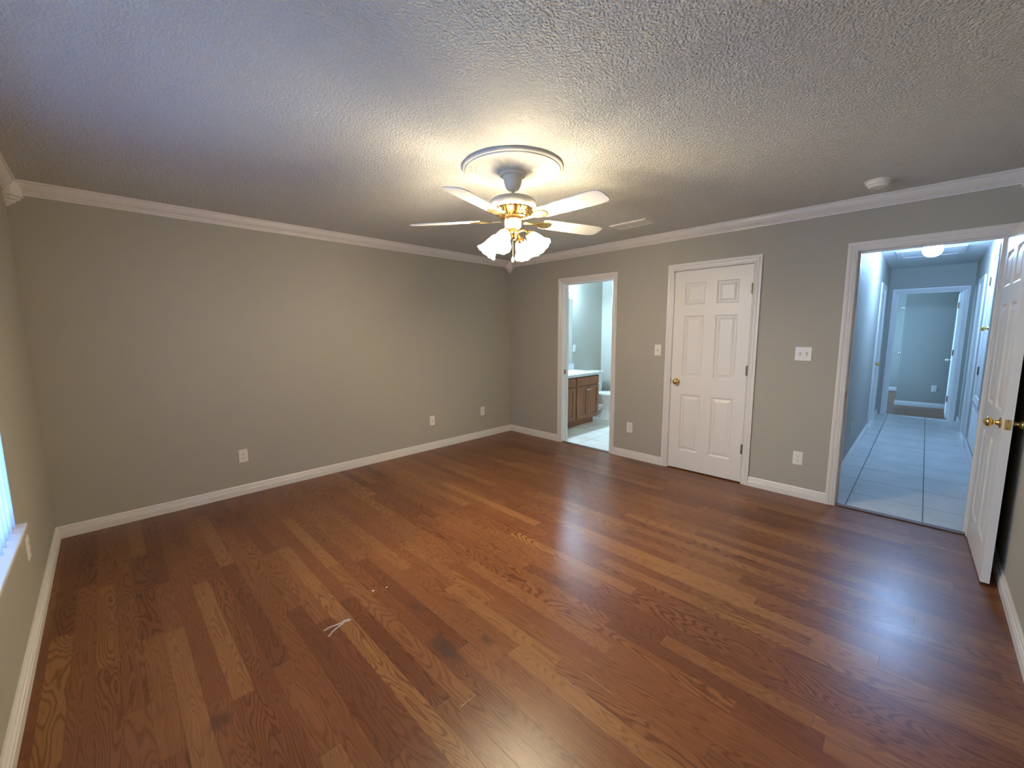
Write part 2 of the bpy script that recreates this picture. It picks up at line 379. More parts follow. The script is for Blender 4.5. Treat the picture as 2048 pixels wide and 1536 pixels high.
# ------------------------------------------------------------------ doors
def door_mesh(w, h, t, rows=None, cols=2):
    """six-panel slab: x 0..w, y 0..t, z 0..h"""
    st = .105 if w > .65 else .095; mid = .105
    pw = (w-2*st-mid)/2; cx = [(st, st+pw), (w-st-pw, w-st)]
    rows = rows or [(.197, .790), (.972, 1.590), (1.698, 1.913)]
    rows = [(a*h/2.03, b*h/2.03) for a, b in rows]
    mb = MB(); xs = sorted({0, w, *[v for c in cx for v in c]}); zs = sorted({0, h, *[v for r in rows for v in r]})
    for side in (0, 1):
        y0 = 0 if side == 0 else t; sg = 1 if side == 0 else -1
        for i in range(len(xs)-1):
            for j in range(len(zs)-1):
                a, b, c, d = xs[i], xs[i+1], zs[j], zs[j+1]
                isp = any(abs(a-p[0]) < 1e-6 for p in cx) and any(abs(c-r[0]) < 1e-6 for r in rows)
                if not isp: mb.add([(a,y0,c),(b,y0,c),(b,y0,d),(a,y0,d)], [(0,1,2,3)]); continue
                rr = [(0,0),(.006,.003),(.012,.0075),(.022,.0075),(.026,.0065),(.046,.0012),(.050,.001)]
                rings = [[(a+k, y0+sg*dp, c+k), (b-k, y0+sg*dp, c+k), (b-k, y0+sg*dp, d-k), (a+k, y0+sg*dp, d-k)] for k, dp in rr]
                vs = [v for r in rings for v in r]; fs = []
                for q in range(len(rr)-1):
                    for e in range(4): e2 = (e+1) % 4; fs.append((q*4+e, q*4+e2, q*4+4+e2, q*4+4+e))
                fs.append(tuple(len(vs)-4+e for e in range(4))); mb.add(vs, fs)
    for j in range(len(zs)-1):
        for x in (0, w): mb.add([(x,0,zs[j]),(x,t,zs[j]),(x,t,zs[j+1]),(x,0,zs[j+1])], [(0,1,2,3)])
    for i in range(len(xs)-1):
        for z in (0, h): mb.add([(xs[i],0,z),(xs[i+1],0,z),(xs[i+1],t,z),(xs[i],t,z)], [(0,1,2,3)])
    return mb
KN = [(0,.064),(.010,.0635),(.019,.060),(.0255,.053),(.0275,.045),(.0255,.037),(.019,.031),(.012,.028),(.0105,.022),(.014,.017),(.016,.012),(.018,.008),(.030,.006),(.0325,.003),(.0325,0)]
def knob(parent, x, z, y, sg, mat='brass', scale=1):
    mt = Matrix.Translation((x, y, z)) @ Matrix.Rotation(sg*PI/2, 4, 'X') @ Matrix.Scale(scale, 4)
    return mkobj('door_knob', MB().lathe(KN, 28, mt), mat, parent, smooth=True)
def hinge(parent, x, y, z, mat='bronze', w=.018):
    mb = MB().box(x-.002, x+w, y-.002, y+.0015, z-.044, z+.044)
    mb.tube([(x-.001, y-.004, z-.048), (x-.001, y-.004, z+.048)], .0065, 10)
    return mkobj('hinge', mb, mat, parent)
def door(name, label, w, h, t, loc, rz, knobs=(-1,), knob_x=None, knob_z=.915, hinges=(.27, 1.06, 1.80), flip=False, mat='door', rows=None, hy=0, kmat='brass'):
    d = thing(name, label, 'door', loc, rz, kind='structure')
    mkobj('door_panel', door_mesh(w, h, t, rows), mat, d, bevel=0)
    kx = w-.062 if knob_x is None else knob_x
    for s in knobs: knob(d, kx, knob_z, 0 if s < 0 else t, 1 if s < 0 else -1, kmat)
    for z in hinges: hinge(d, 0, hy, z)
    return d
# closet door: hinged at y = CY0 side (right in view), flush with room face
D1 = door('door_1', 'closed white six-panel closet door with brass knob and three dark hinges', CY1-CY0-.006, 2.022, .035, (.003, CY0+.003, .013), PI/2, knobs=(1,), knob_z=.915)
# local x runs along +Y world, local y runs to -X world: room side is local y = t
for o in [c for c in D1.children if c.name.startswith('hinge')]: bpy.data.objects.remove(o)
D1.location.x = .038
for z in (.32, 1.065, 1.81): hinge(D1, 0, .0405, z, w=.012)
# hall door: hinged at the right jamb, swung open against wall_front
D2 = door('door_2', 'open white six-panel door at the right edge with brass knobs', .748, 2.022, .036, (-.012, HY0-.003, .014), 0, knobs=(), hinges=())
D2.rotation_euler.z = PI + math.radians(1.45)
# local x -> world -x ; local y -> world -y : room-facing side is local y=0 (world +y)
knob(D2, .748-.062, .915, 0, 1); knob(D2, .748-.062, .915, .036, -1, scale=.93)
mkobj('latch_plate', MB().box(.7475, .7492, .006, .030, .887, .944).tube([(.748,.018,.915),(.760,.018,.915)], .0085, 12), 'brass', D2, bevel=.0006)
mkobj('latch_screw', MB().tube([(.7485,.018,.936),(.7499,.018,.936)], .003, 8), 'dark', D2)
mkobj('latch_screw', MB().tube([(.7485,.018,.895),(.7499,.018,.895)], .003, 8), 'dark', D2)
for z in (.32, 1.065, 1.81): mkobj('hinge', MB().box(-.010, .012, .0355, .038, z-.044, z+.044).tube([(-.004,.041,z-.047),(-.004,.041,z+.047)], .006, 10), 'brass', D2)

# strike plates on the jambs
tag(mkobj('strike_plate', MB().box(.036, .070, BY1-.0016, BY1+.001, .900, .957), 'bronze', bevel=.0005), 'dark metal strike plate on the left jamb of the bathroom doorway', 'strike plate')
tag(mkobj('strike_plate', MB().box(.004, .036, HY1-.0016, HY1+.001, .900, .957), 'bronze', bevel=.0005), 'dark metal strike plate on the left jamb of the hall doorway', 'strike plate')
tag(mkobj('strike_plate', MB().box(-.002, .034, CY1-.002, CY1+.001, .900, .957), 'bronze', bevel=.0005), 'dark metal strike plate beside the closet door knob', 'strike plate')

# ------------------------------------------------------------------ window + blinds (left wall)
w1 = thing('window_1', 'bright window with white sill at the left edge of the room', 'window', (-W0, (WY0+WY1)/2, WZ0), 0, kind='structure')
hw = (WY1-WY0)/2; hh = WZ1-WZ0
fm = MB(); fx0, fx1 = -.115, -.07
fm.box(fx0, fx1, -hw, -hw+.045, 0, hh).box(fx0, fx1, hw-.045, hw, 0, hh).box(fx0, fx1, -hw+.045, hw-.045, 0, .045).box(fx0, fx1, -hw+.045, hw-.045, hh-.045, hh).box(fx0, fx1, -.025, .025, .045, hh-.045).box(fx0+.01, fx1-.005, -hw+.045, hw-.045, hh/2-.02, hh/2+.02)
mkobj('window_frame', fm, 'vinyl', w1)
for sg in (-1, 1):
    mkobj('window_pane', MB().box(-.094, -.090, (-hw+.045) if sg < 0 else .025, -.025 if sg < 0 else hw-.045, .045, hh-.045), 'glass', w1)
mkobj('window_sill', MB().box(-.069, .034, -hw-.012, hw+.012, -.020, .001), 'sill', w1, bevel=.004)
bl = thing('vertical_blinds', 'white vertical window blinds hanging over the sill at the left edge', 'blinds', (-W0, (WY0+WY1)/2, WZ1), 0)
mkobj('headrail', MB().box(-.050, -.006, -hw+.01, hw-.01, -.045, -.003), 'vinyl', bl, bevel=.003)
sp = .082; nv = int((2*hw-.03)/sp)
vm = MB(); hv = .0445; Lv = hh-.045-.012
rings = []
for z in (0, -Lv):
    rings.append([(x, .0035*math.cos(x/hv*PI/2)+dy, z) for x in [hv*(-1+2*i/6) for i in range(7)] for dy in (0,)] + [(x, .0035*math.cos(x/hv*PI/2)-.0012, z) for x in [hv*(1-2*i/6) for i in range(7)]])
vm.loft(rings)
proto = None
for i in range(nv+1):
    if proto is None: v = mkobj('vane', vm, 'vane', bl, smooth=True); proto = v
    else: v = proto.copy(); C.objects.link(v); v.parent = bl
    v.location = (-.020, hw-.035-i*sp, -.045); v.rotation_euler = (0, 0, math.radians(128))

# ------------------------------------------------------------------ wall plates
def arc_rect(w, h, r, n=5):
    pts = []
    for cx, cz, a0 in ((w/2-r, h/2-r, 0), (-w/2+r, h/2-r, 90), (-w/2+r, -h/2+r, 180), (w/2-r, -h/2+r, 270)):
        for k in range(n+1):
            a = math.radians(a0+90*k/n); pts.append((cx+r*math.cos(a), cz+r*math.sin(a)))
    return pts
def plate(parent, w, h):      # faces local -y
    rg = [[(x*s, y, z*s2) for x, z in arc_rect(w, h, .004)] for y, s, s2 in ((0, 1, 1), (-.003, 1, 1), (-.0058, 1-.008/w, 1-.008/h))]
    return mkobj('cover_plate', MB().loft(rg), 'plastic', parent, bevel=0)
def outlet(label, loc, rz, group='duplex outlets low on the walls'):
    o = thing('wall_outlet', label, 'outlet', loc, rz, group); plate(o, .072, .117)
    for sz in (1, -1):
        zc = .0195*sz
        rg = [[(x, y, z+zc) for x, z in arc_rect(.034, .028, .012, 6)] for y in (-.0055, -.0078)]
        r = mkobj('receptacle', MB().loft(rg), 'plastic', o)
        s = MB().box(-.0085, -.0060, -.0082, -.0070, zc-.001, zc+.008).box(.0060, .0085, -.0082, -.0070, zc-.001, zc+.007).tube([(0,-.0082,zc-.0075),(0,-.0070,zc-.0075)], .0028, 10)
        mkobj('socket_slots', s, 'dark', r)
    mkobj('screw', MB().tube([(0,-.0066,0),(0,-.0050,0)], .003, 10), 'nickel', o)
    return o
def switch(label, loc, rz, gangs=1):
    o = thing('light_switch' if gangs == 1 else 'double_light_switch', label, 'light switch', loc, rz)
    plate(o, .072+.046*(gangs-1), .117)
    for g in range(gangs):
        x = (g-(gangs-1)/2)*.046
        t = mkobj('toggle', MB().loft([[(x-.0052, -.0055, -.012), (x+.0052, -.0055, -.012), (x+.0052, -.0055, .012), (x-.0052, -.0055, .012)], [(x-.0042, -.017, .003), (x+.0042, -.017, .003), (x+.0042, -.017, .010), (x-.0042, -.017, .010)]]), 'plastic', o)
        mkobj('toggle_slot', MB().box(x-.0062, x+.0062, -.0060, -.0052, -.0135, .0135), 'dark', o)
        for z in (.030, -.030): mkobj('screw', MB().tube([(x,-.0064,z),(x,-.0050,z)], .0028, 10), 'nickel', o)
    return o
RB = -PI/2      # plate on wall_right: local -y -> world -x
outlet('white duplex outlet on the long beige wall, leftmost and nearest of its plates', (-3.383, 0, .355), 0)
outlet('white duplex outlet on the long beige wall closest to the far corner', (-.548, 0, .365), 0)
outlet('white duplex outlet on the wall between bathroom doorway and closet door', (0, -1.936, .355), RB)
outlet('white duplex outlet on the wall between closet door and hall doorway', (0, -3.546, .345), RB)
outlet('white outlet below the window sill at the left edge, seen edge-on', (-W0, -1.186, .395), PI/2)
outlet('small outlet on the grey wall of the far room beyond the hall', (6.668, -4.425, .36), RB)
jk = thing('cable_jack', 'white cable jack plate between the two outlets on the long beige wall', 'cable jack', (-1.370, 0, .360), 0)
plate(jk, .072, .117)
mkobj('coax_socket', MB().tube([(0,-.013,0),(0,-.004,0)], .0048, 12), 'dark', jk)
for z in (.030, -.030): mkobj('screw', MB().tube([(0,-.0066,z),(0,-.0050,z)], .0028, 10), 'nickel', jk)
switch('white single light switch between bathroom doorway and closet door', (0, -2.239, 1.246), RB)
switch('white double light switch plate between closet door and hall doorway', (0, -3.524, 1.247), RB, 2)

# ------------------------------------------------------------------ ceiling items
FX, FY = -2.322, -2.385
def medmod(a, j, r, z):
    if .085 < r < .215: z += .0035*math.cos(a*40)*math.sin((r-.085)/.13*PI)
    if .225 < r < .262: z += .003*(math.sin(a*14)*math.cos(r*260+a*9))
    return r, z
mp = [(.305,0),(.305,-.014),(.300,-.019),(.292,-.0195),(.288,-.026),(.281,-.0275),(.272,-.0265),(.266,-.020),(.260,-.014),(.250,-.014),(.242,-.0145),(.232,-.014),(.224,-.016),(.219,-.019),(.215,-.015),(.205,-.012),(.190,-.0115),(.170,-.012),(.150,-.013),(.130,-.015),(.110,-.018),(.095,-.022),(.085,-.026),(.080,-.030),(0,-.030)]
md = tag(mkobj('ceiling_medallion', MB().lathe(mp, 240, mod=medmod), 'med', smooth=True), 'round white fluted plaster medallion on the ceiling above the fan', 'ceiling medallion')
md.location = (FX, FY, H)
fan = thing('ceiling_fan', 'white and brass five-blade ceiling fan with four lit glass shades', 'ceiling fan', (FX, FY, H-.030))
Z0 = H-.030
def z_(z): return z-Z0
mkobj('canopy', MB().lathe([(.078, z_(2.4020)),(.080, z_(2.390)),(.076, z_(2.383)),(.060, z_(2.381)),(.057, z_(2.372)),(.054, z_(2.350)),(.048, z_(2.328)),(.038, z_(2.310)),(.026, z_(2.301)),(.012, z_(2.299))], 40), 'enamel', fan, smooth=True)
dr = mkobj('downrod', MB().tube([(0,0,z_(2.31)),(0,0,z_(2.268))], .0105, 14).lathe([(.0105, z_(2.285)),(.022, z_(2.280)),(.022, z_(2.262)),(.03, z_(2.258))], 20), 'enamel', fan, smooth=True)
mkobj('coupling_pin', MB().tube([(-.032,0,z_(2.273)),(.032,0,z_(2.273))], .0045, 8), 'dark', dr)
mkobj('motor_housing', MB().lathe([(.02, z_(2.266)),(.055, z_(2.264)),(.095, z_(2.258)),(.125, z_(2.248)),(.139, z_(2.236)),(.143, z_(2.222)),(.143, z_(2.205)),(.139, z_(2.197)),(.128, z_(2.190)),(.10, z_(2.188))], 64), 'enamel', fan, smooth=True)
def ventmod(a, j, r, z):
    if 1 <= j <= 4: r *= 1 + .028*math.copysign(1, math.sin(a*26 + j*.6))
    return r, z
vb = mkobj('vented_band', MB().lathe([(.126, z_(2.191)),(.124, z_(2.182)),(.112, z_(2.170)),(.100, z_(2.158)),(.090, z_(2.150)),(.088, z_(2.142)),(.075, z_(2.139)),(.03, z_(2.139))], 208, mod=ventmod), 'brass', fan)
sw = mkobj('switch_housing', MB().lathe([(.030, z_(2.139)),(.046, z_(2.137)),(.052, z_(2.130)),(.053, z_(2.105)),(.050, z_(2.088)),(.042, z_(2.080)),(.02, z_(2.078))], 40), 'enamel', fan, smooth=True)
for i in range(4):
    a = math.radians(222); mkobj('switch_screw', MB().tube([(.0515*math.cos(a), .0515*math.sin(a), z_(2.128-i*.009)), (.0555*math.cos(a), .0555*math.sin(a), z_(2.128-i*.009))], .0022, 8), 'dark', sw)
mkobj('light_fitter', MB().lathe([(.018, z_(2.079)),(.024, z_(2.070)),(.030, z_(2.064)),(.034, z_(2.055)),(.030, z_(2.044)),(.020, z_(2.036)),(.024, z_(2.028)),(.018, z_(2.018)),(.006, z_(2.010)),(0, z_(2.009))], 32), 'brass', fan, smooth=True)
# blades
def make_blade():
    pts = []
    L, r0 = .66, .205
    out = [(r0, .050), (r0+.03, .058), (.35, .063), (.50, .068), (.60, .069), (.635, .064), (.652, .052), (.660, .030)]
    prof = [(r, w) for r, w in out] + [(r, -w) for r, w in reversed(out)]
    return MB().loft([[(x, y, -.003) for x, y in prof], [(x, y, .003) for x, y in prof]])
def make_iron():
    mb = MB(); prof = [(.075,.014),(.13,.010),(.165,.013),(.20,.034),(.235,.042),(.262,.030),(.272,.006)]
    pr = prof + [(r, -w) for r, w in reversed(prof)]
    return mb.loft([[(x, y, -.010) for x, y in pr], [(x, y, -.004) for x, y in pr]])
for k, ang in enumerate((-90, -162, 126, 54, -18)):
    b = mkobj('blade', make_blade(), 'blade', fan, bevel=.001); b.location = (0, 0, z_(2.128)); b.rotation_euler = (math.radians(-11), 0, math.radians(ang))
    mkobj('blade_iron', make_iron(), 'brass', b, bevel=.001)
    for sx in (.225, .25): mkobj('blade_screw', MB().tube([(sx,0,-.0125),(sx,0,-.009)], .004, 8), 'brass', b)
# light kit
SP = [(.024,0),(.030,.006),(.037,.020),(.044,.040),(.048,.060),(.052,.080),(.059,.098),(.067,.112),(.073,.121)]
def shmod(a, j, r, z):
    k = max(0, (j-2)/6)
    return r*(1+.012*k*math.cos(a*10)), z+.002*k*math.cos(a*10)
for ang in (201, 291, 111, 21):
    a = math.radians(ang); ca, sa = math.cos(a), math.sin(a)
    arm = MB(); pts = []
    for (r, z) in ((.02, 2.052), (.045, 2.058), (.070, 2.060), (.090, 2.054), (.103, 2.042), (.109, 2.030)): pts.append((r*ca, r*sa, z_(z)))
    ar = mkobj('light_arm', arm.tube(pts, .0062, 10), 'brass', fan, smooth=True)
    tilt = math.radians(47)     # axis below horizontal
    mt = Matrix.Translation((.103*ca, .103*sa, z_(2.040))) @ Matrix.Rotation(a, 4, 'Z') @ Matrix.Rotation(PI/2+tilt, 4, 'Y')
    mkobj('socket_cup', MB().lathe([(0,-.004),(.016,-.002),(.026,.004),(.0285,.012),(.0285,.022),(.026,.024)], 24, mt), 'brass', ar, smooth=True)
    mt2 = mt @ Matrix.Translation((0,0,.014)) @ Matrix.Scale(.92, 4)
    sh = mkobj('glass_shade', MB().lathe(SP, 72, mt2, mod=shmod), 'shade', ar, smooth=True, solid=.0022)
    sh['label'] = 'lit frosted bell glass shade'
    mkobj('light_bulb', MB().lathe([(.010,.008),(.013,.025),(.022,.045),(.026,.062),(.022,.078),(.010,.088),(0,.090)], 20, mt2), 'bulb', ar, smooth=True)
ch = mkobj('pull_chain', MB().tube([(-.022,-.018,z_(2.083)),(-.024,-.020,z_(2.0)),(-.024,-.020,z_(1.905))], .0011, 6), 'brass', fan)
mkobj('chain_fob', MB().lathe([(.001,.0),(.005,-.006),(.0085,-.018),(.0085,-.026),(.005,-.034),(0,-.036)], 16, Matrix.Translation((-.024,-.020,z_(1.905)))), 'enamel', ch, smooth=True)
ch = mkobj('pull_chain', MB().tube([(.012,-.030,z_(2.083)),(.010,-.040,z_(2.03)),(.010,-.040,z_(1.97))], .0011, 6), 'brass', fan)

sd = thing('smoke_detector', 'round white smoke detector on the ceiling near the hall doorway', 'smoke detector', (-.415, -3.930, H))
mkobj('mounting_ring', MB().lathe([(.072,0),(.073,-.006),(.070,-.010),(.050,-.010)], 40), 'plastic', sd, smooth=True)
mkobj('detector_body', MB().lathe([(.064,-.009),(.065,-.020),(.062,-.026),(.054,-.029),(.050,-.038),(.044,-.043),(0,-.045)], 40), 'plastic', sd, smooth=True)
vr = thing('air_register', 'white rectangular air register on the ceiling above the closet door', 'air vent', (-.602, -2.232, H))
fr_ = MB()
X1, Y1, b = .102, .185, .024
fr_.loft([[(-X1,-Y1,0),(X1,-Y1,0),(X1,Y1,0),(-X1,Y1,0)], [(-X1+.004,-Y1+.004,-.008),(X1-.004,-Y1+.004,-.008),(X1-.004,Y1-.004,-.008),(-X1+.004,Y1-.004,-.008)], [(-X1+b,-Y1+b,-.010),(X1-b,-Y1+b,-.010),(X1-b,Y1-b,-.010),(-X1+b,Y1-b,-.010)], [(-X1+b,-Y1+b,-.001),(X1-b,-Y1+b,-.001),(X1-b,Y1-b,-.001),(-X1+b,Y1-b,-.001)]], cap=False)
mkobj('register_frame', fr_, 'plastic', vr)
mkobj('duct_opening', MB().box(-X1+b, X1-b, -Y1+b, Y1-b, -.0012, -.0004), 'dark', vr)
lv = MB()
for i in range(9):
    x = -X1+b+.008+i*.0168; lv.box(-.0085, .0085, -Y1+b, -.006, -.0006, .0006, Matrix.Translation((x,0,-.006)) @ Matrix.Rotation(math.radians(-40), 4, 'Y')); lv.box(-.0085, .0085, .006, Y1-b, -.0006, .0006, Matrix.Translation((x,0,-.006)) @ Matrix.Rotation(math.radians(-40), 4, 'Y'))
mkobj('louvres', lv, 'plastic', vr)
mkobj('center_bar', MB().box(-X1+b, X1-b, -.006, .006, -.011, -.003), 'plastic', vr)

# ------------------------------------------------------------------ litter on the floor
random.seed(3)
def scrap(name, label, cx, cy, strands):
    mb = MB()
    for s in strands:
        pts = [(cx+x, cy+y, .0018+.002*(i % 2)) for i, (x, y) in enumerate(s)]; mb.tube(pts, .0011, 6)
    return tag(mkobj(name, mb, 'thread'), label, 'thread')
P0, P1, P2 = (-.062, .010), (.060, .005), (-.058, -.045)
scrap('thread_scrap', 'small forked bunch of pale threads lying on the oak floor', -3.49, -2.30,
  [[(-.062,.012),(-.03,.014),(.0,.008),(.035,.004),(.062,-.008)], [(-.060,.006),(-.02,.006),(.02,-.001),(.058,-.004)], [(-.062,-.045),(-.035,-.028),(-.005,-.012),(.03,-.006),(.060,.000),(.066,-.010)], [(-.058,-.050),(-.03,-.030),(.0,-.016),(.028,-.012)], [(.03,.010),(.05,.006),(.065,-.002),(.055,-.014),(.045,-.006)]])
def crumb(label, x, y, s): 
    mb = MB().loft([[(x+s*math.cos(a)*1.6, y+s*math.sin(a), .0003) for a in (0,1.1,2.2,3.4,4.6,5.5)], [(x+s*.6*math.cos(a)*1.6, y+s*.6*math.sin(a), .003) for a in (0,1.1,2.2,3.4,4.6,5.5)]])
    return tag(mkobj('paper_crumb', mb, 'thread'), label, 'crumb')
crumb('tiny pale crumb on the floor behind the thread bunch', -3.235, -2.165, .005)
crumb('second tiny pale crumb, a little right of the first', -3.165, -2.19, .004)

# ------------------------------------------------------------------ bathroom
BX1, BYB, BYF = 2.25, -.08, -2.22
struct('floor_bath', MB().box(.051, BX1+.1, BYF-.1, T, -.06, 0), 'tileb', 'pale square tile floor of the bathroom', 'floor')
struct('ceiling_bath', MB().box(T, BX1+.1, BYF-.1, T, 2.44, 2.5), 'ceil2', 'white bathroom ceiling', 'ceiling')
struct('wall_bath_back', MB().box(T, BX1+.1, BYB, T, 0, 2.44), 'wall', 'bathroom wall behind the vanity and toilet', 'wall')
struct('wall_bath_right', MB().box(BX1, BX1+.1, BYF, BYB, 0, 2.44), 'wall', 'bathroom wall beyond the toilet', 'wall')
struct('wall_bath_front', MB().box(T, BX1+.1, BYF-.1, BYF, 0, 2.44), 'wall', 'bathroom wall on the closet side', 'wall')
base('baseboard_bath', [((1.41,BYB,0), (BX1,BYB,0), (0,-1,0), 0, -1), ((BX1,BYF,0), (BX1,BYB,0), (-1,0,0), 1, -1)], 'white baseboard behind the toilet in the bathroom')
VX0, VX1, VY = .125, 1.385, -.600
vc = thing('vanity_cabinet', 'brown wooden bathroom vanity cabinet with shaker doors', 'vanity cabinet', ((VX0+VX1)/2, (VY+BYB)/2, 0))
ox, oy = (VX0+VX1)/2, (VY+BYB)/2
def lb(mb, x0, x1, y0, y1, z0, z1): return mb.box(x0-ox, x1-ox, y0-oy, y1-oy, z0, z1)
b_ = MB(); lb(b_, VX0, VX1, VY, BYB, .105, .64); lb(b_, VX0, VX1, VY, VY+.02, .64, .775); lb(b_, VX0, VX0+.02, VY+.02, BYB, .64, .775); lb(b_, VX1-.02, VX1, VY+.02, BYB, .64, .775); lb(b_, VX0, VX1-.035, VY+.07, BYB, 0, .105)
mkobj('carcass', b_, 'cab', vc, bevel=.002)
def shaker(name, x0, x1, z0, z1, knobx=None, flat=False):
    mb = MB(); y = VY-.019; f = .052
    if flat: lb(mb, x0, x1, y, VY, z0, z1)
    else:
        lb(mb, x0, x1, y+.012, VY, z0, z1)
        for a in ((x0, x0+f, z0, z1), (x1-f, x1, z0, z1), (x0+f, x1-f, z0, z0+f), (x0+f, x1-f, z1-f, z1)): lb(mb, a[0], a[1], y, y+.012, a[2], a[3])
    d = mkobj(name, mb, 'cab', vc, bevel=.002)
    if knobx is not None:
        mkobj('cabinet_knob', MB().lathe([(0,.026),(.010,.025),(.014,.018),(.011,.011),(.005,.008),(.005,0)], 20, Matrix.Translation((knobx-ox, y-oy, z1-.055)) @ Matrix.Rotation(PI/2, 4, 'X')), 'nickel', d, smooth=True)
shaker('false_drawer', .795, 1.370, .635, .755, flat=True)
shaker('false_drawer', .14, .755, .635, .755, flat=True)
shaker('cabinet_door', .795, 1.078, .125, .615, 1.052)
shaker('cabinet_door', 1.087, 1.370, .125, .615, 1.113)
shaker('cabinet_door', .455, .755, .125, .615, .482)
shaker('cabinet_door', .14, .447, .125, .615, .420)
# counter with sink bowl
ct = thing('vanity_countertop', 'white marbled bathroom countertop with oval sink and backsplash', 'countertop', (ox, oy, .776))
n = 40; sxc, syc, ra, rb = .90, -.34, .21, .155
mb = MB(); vs = []; fs = []
x0, x1, y0, y1 = VX0, 1.410, -.635, BYB
def rect_pt(a):
    c, s_ = math.cos(a), math.sin(a); tx = ((x1 if c > 0 else x0)-sxc)/c if abs(c) > 1e-9 else 1e9; ty = ((y1 if s_ > 0 else y0)-syc)/s_ if abs(s_) > 1e-9 else 1e9
    t = min(tx, ty); return (sxc+c*t, syc+s_*t)
angs = [2*PI*i/n for i in range(n)]
for cx_, cy_ in ((x0,y0),(x1,y0),(x1,y1),(x0,y1)): angs.append(math.atan2(cy_-syc, cx_-sxc) % (2*PI))
angs = sorted(angs); n = len(angs)
rp = [rect_pt(a) for a in angs]; zt = .038
rings = [[(p[0]-ox, p[1]-oy, 0) for p in rp], [(p[0]-ox, p[1]-oy, zt) for p in rp]]
for k, zz in ((1.0, zt), (.96, zt-.006), (.85, zt-.05), (.6, zt-.10), (.25, zt-.125), (.08, zt-.127)):
    rings.append([(sxc+ra*k*math.cos(a)-ox, syc+rb*k*math.sin(a)-oy, zz) for a in angs])
mb.loft(rings, cap=False); mb.f.append(tuple(len(mb.v)-n+i for i in range(n)))
mkobj('counter_slab', mb, 'marble', ct, smooth=True)
mkobj('backsplash', MB().box(x0-ox, x1-ox, BYB-.020-oy, BYB-oy, zt, zt+.105), 'marble', ct, bevel=.003)
mkobj('side_splash', MB().box(x0-ox, x0+.018-ox, y0+.02-oy, BYB-.02-oy, zt, zt+.105), 'marble', ct, bevel=.003)
fc = thing('sink_faucet', 'chrome faucet behind the bathroom sink', 'faucet', (sxc, -.148, .8165))
mkobj('faucet_base', MB().box(-.08, .08, -.022, .022, 0, .014), 'chrome', fc, bevel=.006)
mkobj('spout', MB().tube([(0,0,.01),(0,-.004,.06),(0,-.03,.092),(0,-.075,.098),(0,-.105,.082)], .011, 12), 'chrome', fc, smooth=True)
for sx in (-.06, .06): mkobj('faucet_handle', MB().lathe([(.014,.012),(.012,.03),(.017,.036),(.019,.050),(.015,.058),(0,.060)], 18, Matrix.Translation((sx,0,0))), 'chrome', fc, smooth=True)
mr = thing('bathroom_mirror', 'frameless bathroom mirror above the vanity backsplash', 'mirror', ((.14+1.37)/2, BYB, .925))
mkobj('mirror_glass', MB().box(-.615, .615, -.006, 0, 0, 1.055), 'mirror', mr, bevel=.001)
vl = thing('vanity_light', 'lit globe vanity light bar above the bathroom mirror', 'vanity light', (.755, BYB, 2.115))
mkobj('light_bar', MB().box(-.46, .46, -.030, 0, -.05, .05), 'chrome', vl, bevel=.006)
for x in (-.40, -.135, .13, .395):
    s_ = mkobj('lamp_socket', MB().lathe([(.022,0),(.022,.025),(.016,.030)], 18, Matrix.Translation((x,-.028,0)) @ Matrix.Rotation(PI/2, 4, 'X')), 'chrome', vl, smooth=True)
    mkobj('globe_bulb', MB().lathe([(.012,.022),(.03,.034),(.044,.052),(.050,.075),(.046,.097),(.032,.113),(.015,.121),(0,.123)], 24, Matrix.Translation((x,-.028,0)) @ Matrix.Rotation(PI/2, 4, 'X')), 'bglobe', s_, smooth=True)
sb = switch('white switch plate at the right edge of the bathroom mirror', (1.432, BYB, 1.17), 0)
# toilet
TX = 1.80
tl = thing('toilet', 'white toilet beside the vanity, partly hidden by the door jamb', 'toilet', (TX, -.45, 0))
def ell(cx, cy, rx, ryb, ryf, z, n=32):
    return [(cx+rx*math.cos(2*PI*i/n), cy+(ryb if math.sin(2*PI*i/n) > 0 else ryf)*math.sin(2*PI*i/n), z) for i in range(n)]
mkobj('bowl', MB().loft([ell(0,-.0,.115,.20,.17,0), ell(0,0,.112,.20,.165,.03), ell(0,0,.098,.19,.145,.08), ell(0,-.01,.095,.18,.15,.16), ell(0,-.03,.115,.19,.19,.24), ell(0,-.05,.155,.21,.235,.32), ell(0,-.055,.178,.225,.26,.365), ell(0,-.055,.180,.225,.262,.385)]), 'porc', tl, smooth=True)
mkobj('trapway', MB().tube([(.085,-.06,.22),(.10,.02,.19),(.100,.08,.13),(.098,.12,.07),(.09,.16,.03)], [.03,.04,.042,.04,.035], 14).tube([(-.085,-.06,.22),(-.10,.02,.19),(-.100,.08,.13),(-.098,.12,.07),(-.09,.16,.03)], [.03,.04,.042,.04,.035], 14), 'porc', tl, smooth=True)
mkobj('seat', MB().loft([ell(0,-.055,.182,.19,.266,.387), ell(0,-.055,.186,.195,.270,.397), ell(0,-.055,.182,.19,.266,.405)]), 'porc', tl, smooth=True)
mkobj('seat_lid', MB().loft([ell(0,-.055,.182,.20,.266,.408), ell(0,-.055,.186,.205,.270,.416), ell(0,-.055,.170,.19,.25,.428), ell(0,-.055,.08,.10,.13,.433)]), 'porc', tl, smooth=True)
tk = [[(x*s, y*s2+.255, z) for x, y in arc_rect(.42, .19, .03)] for z, s, s2 in ((.39,.86,.86),(.42,.92,.92),(.60,.98,.98),(.735,1,1))]
mkobj('tank', MB().loft(tk), 'porc', tl, smooth=True)
mkobj('tank_lid', MB().loft([[(x*s, y*s+.255, z) for x, y in arc_rect(.44, .205, .03)] for z, s in ((.736,.97),(.742,1),(.760,1),(.768,.97))]), 'porc', tl, smooth=True)
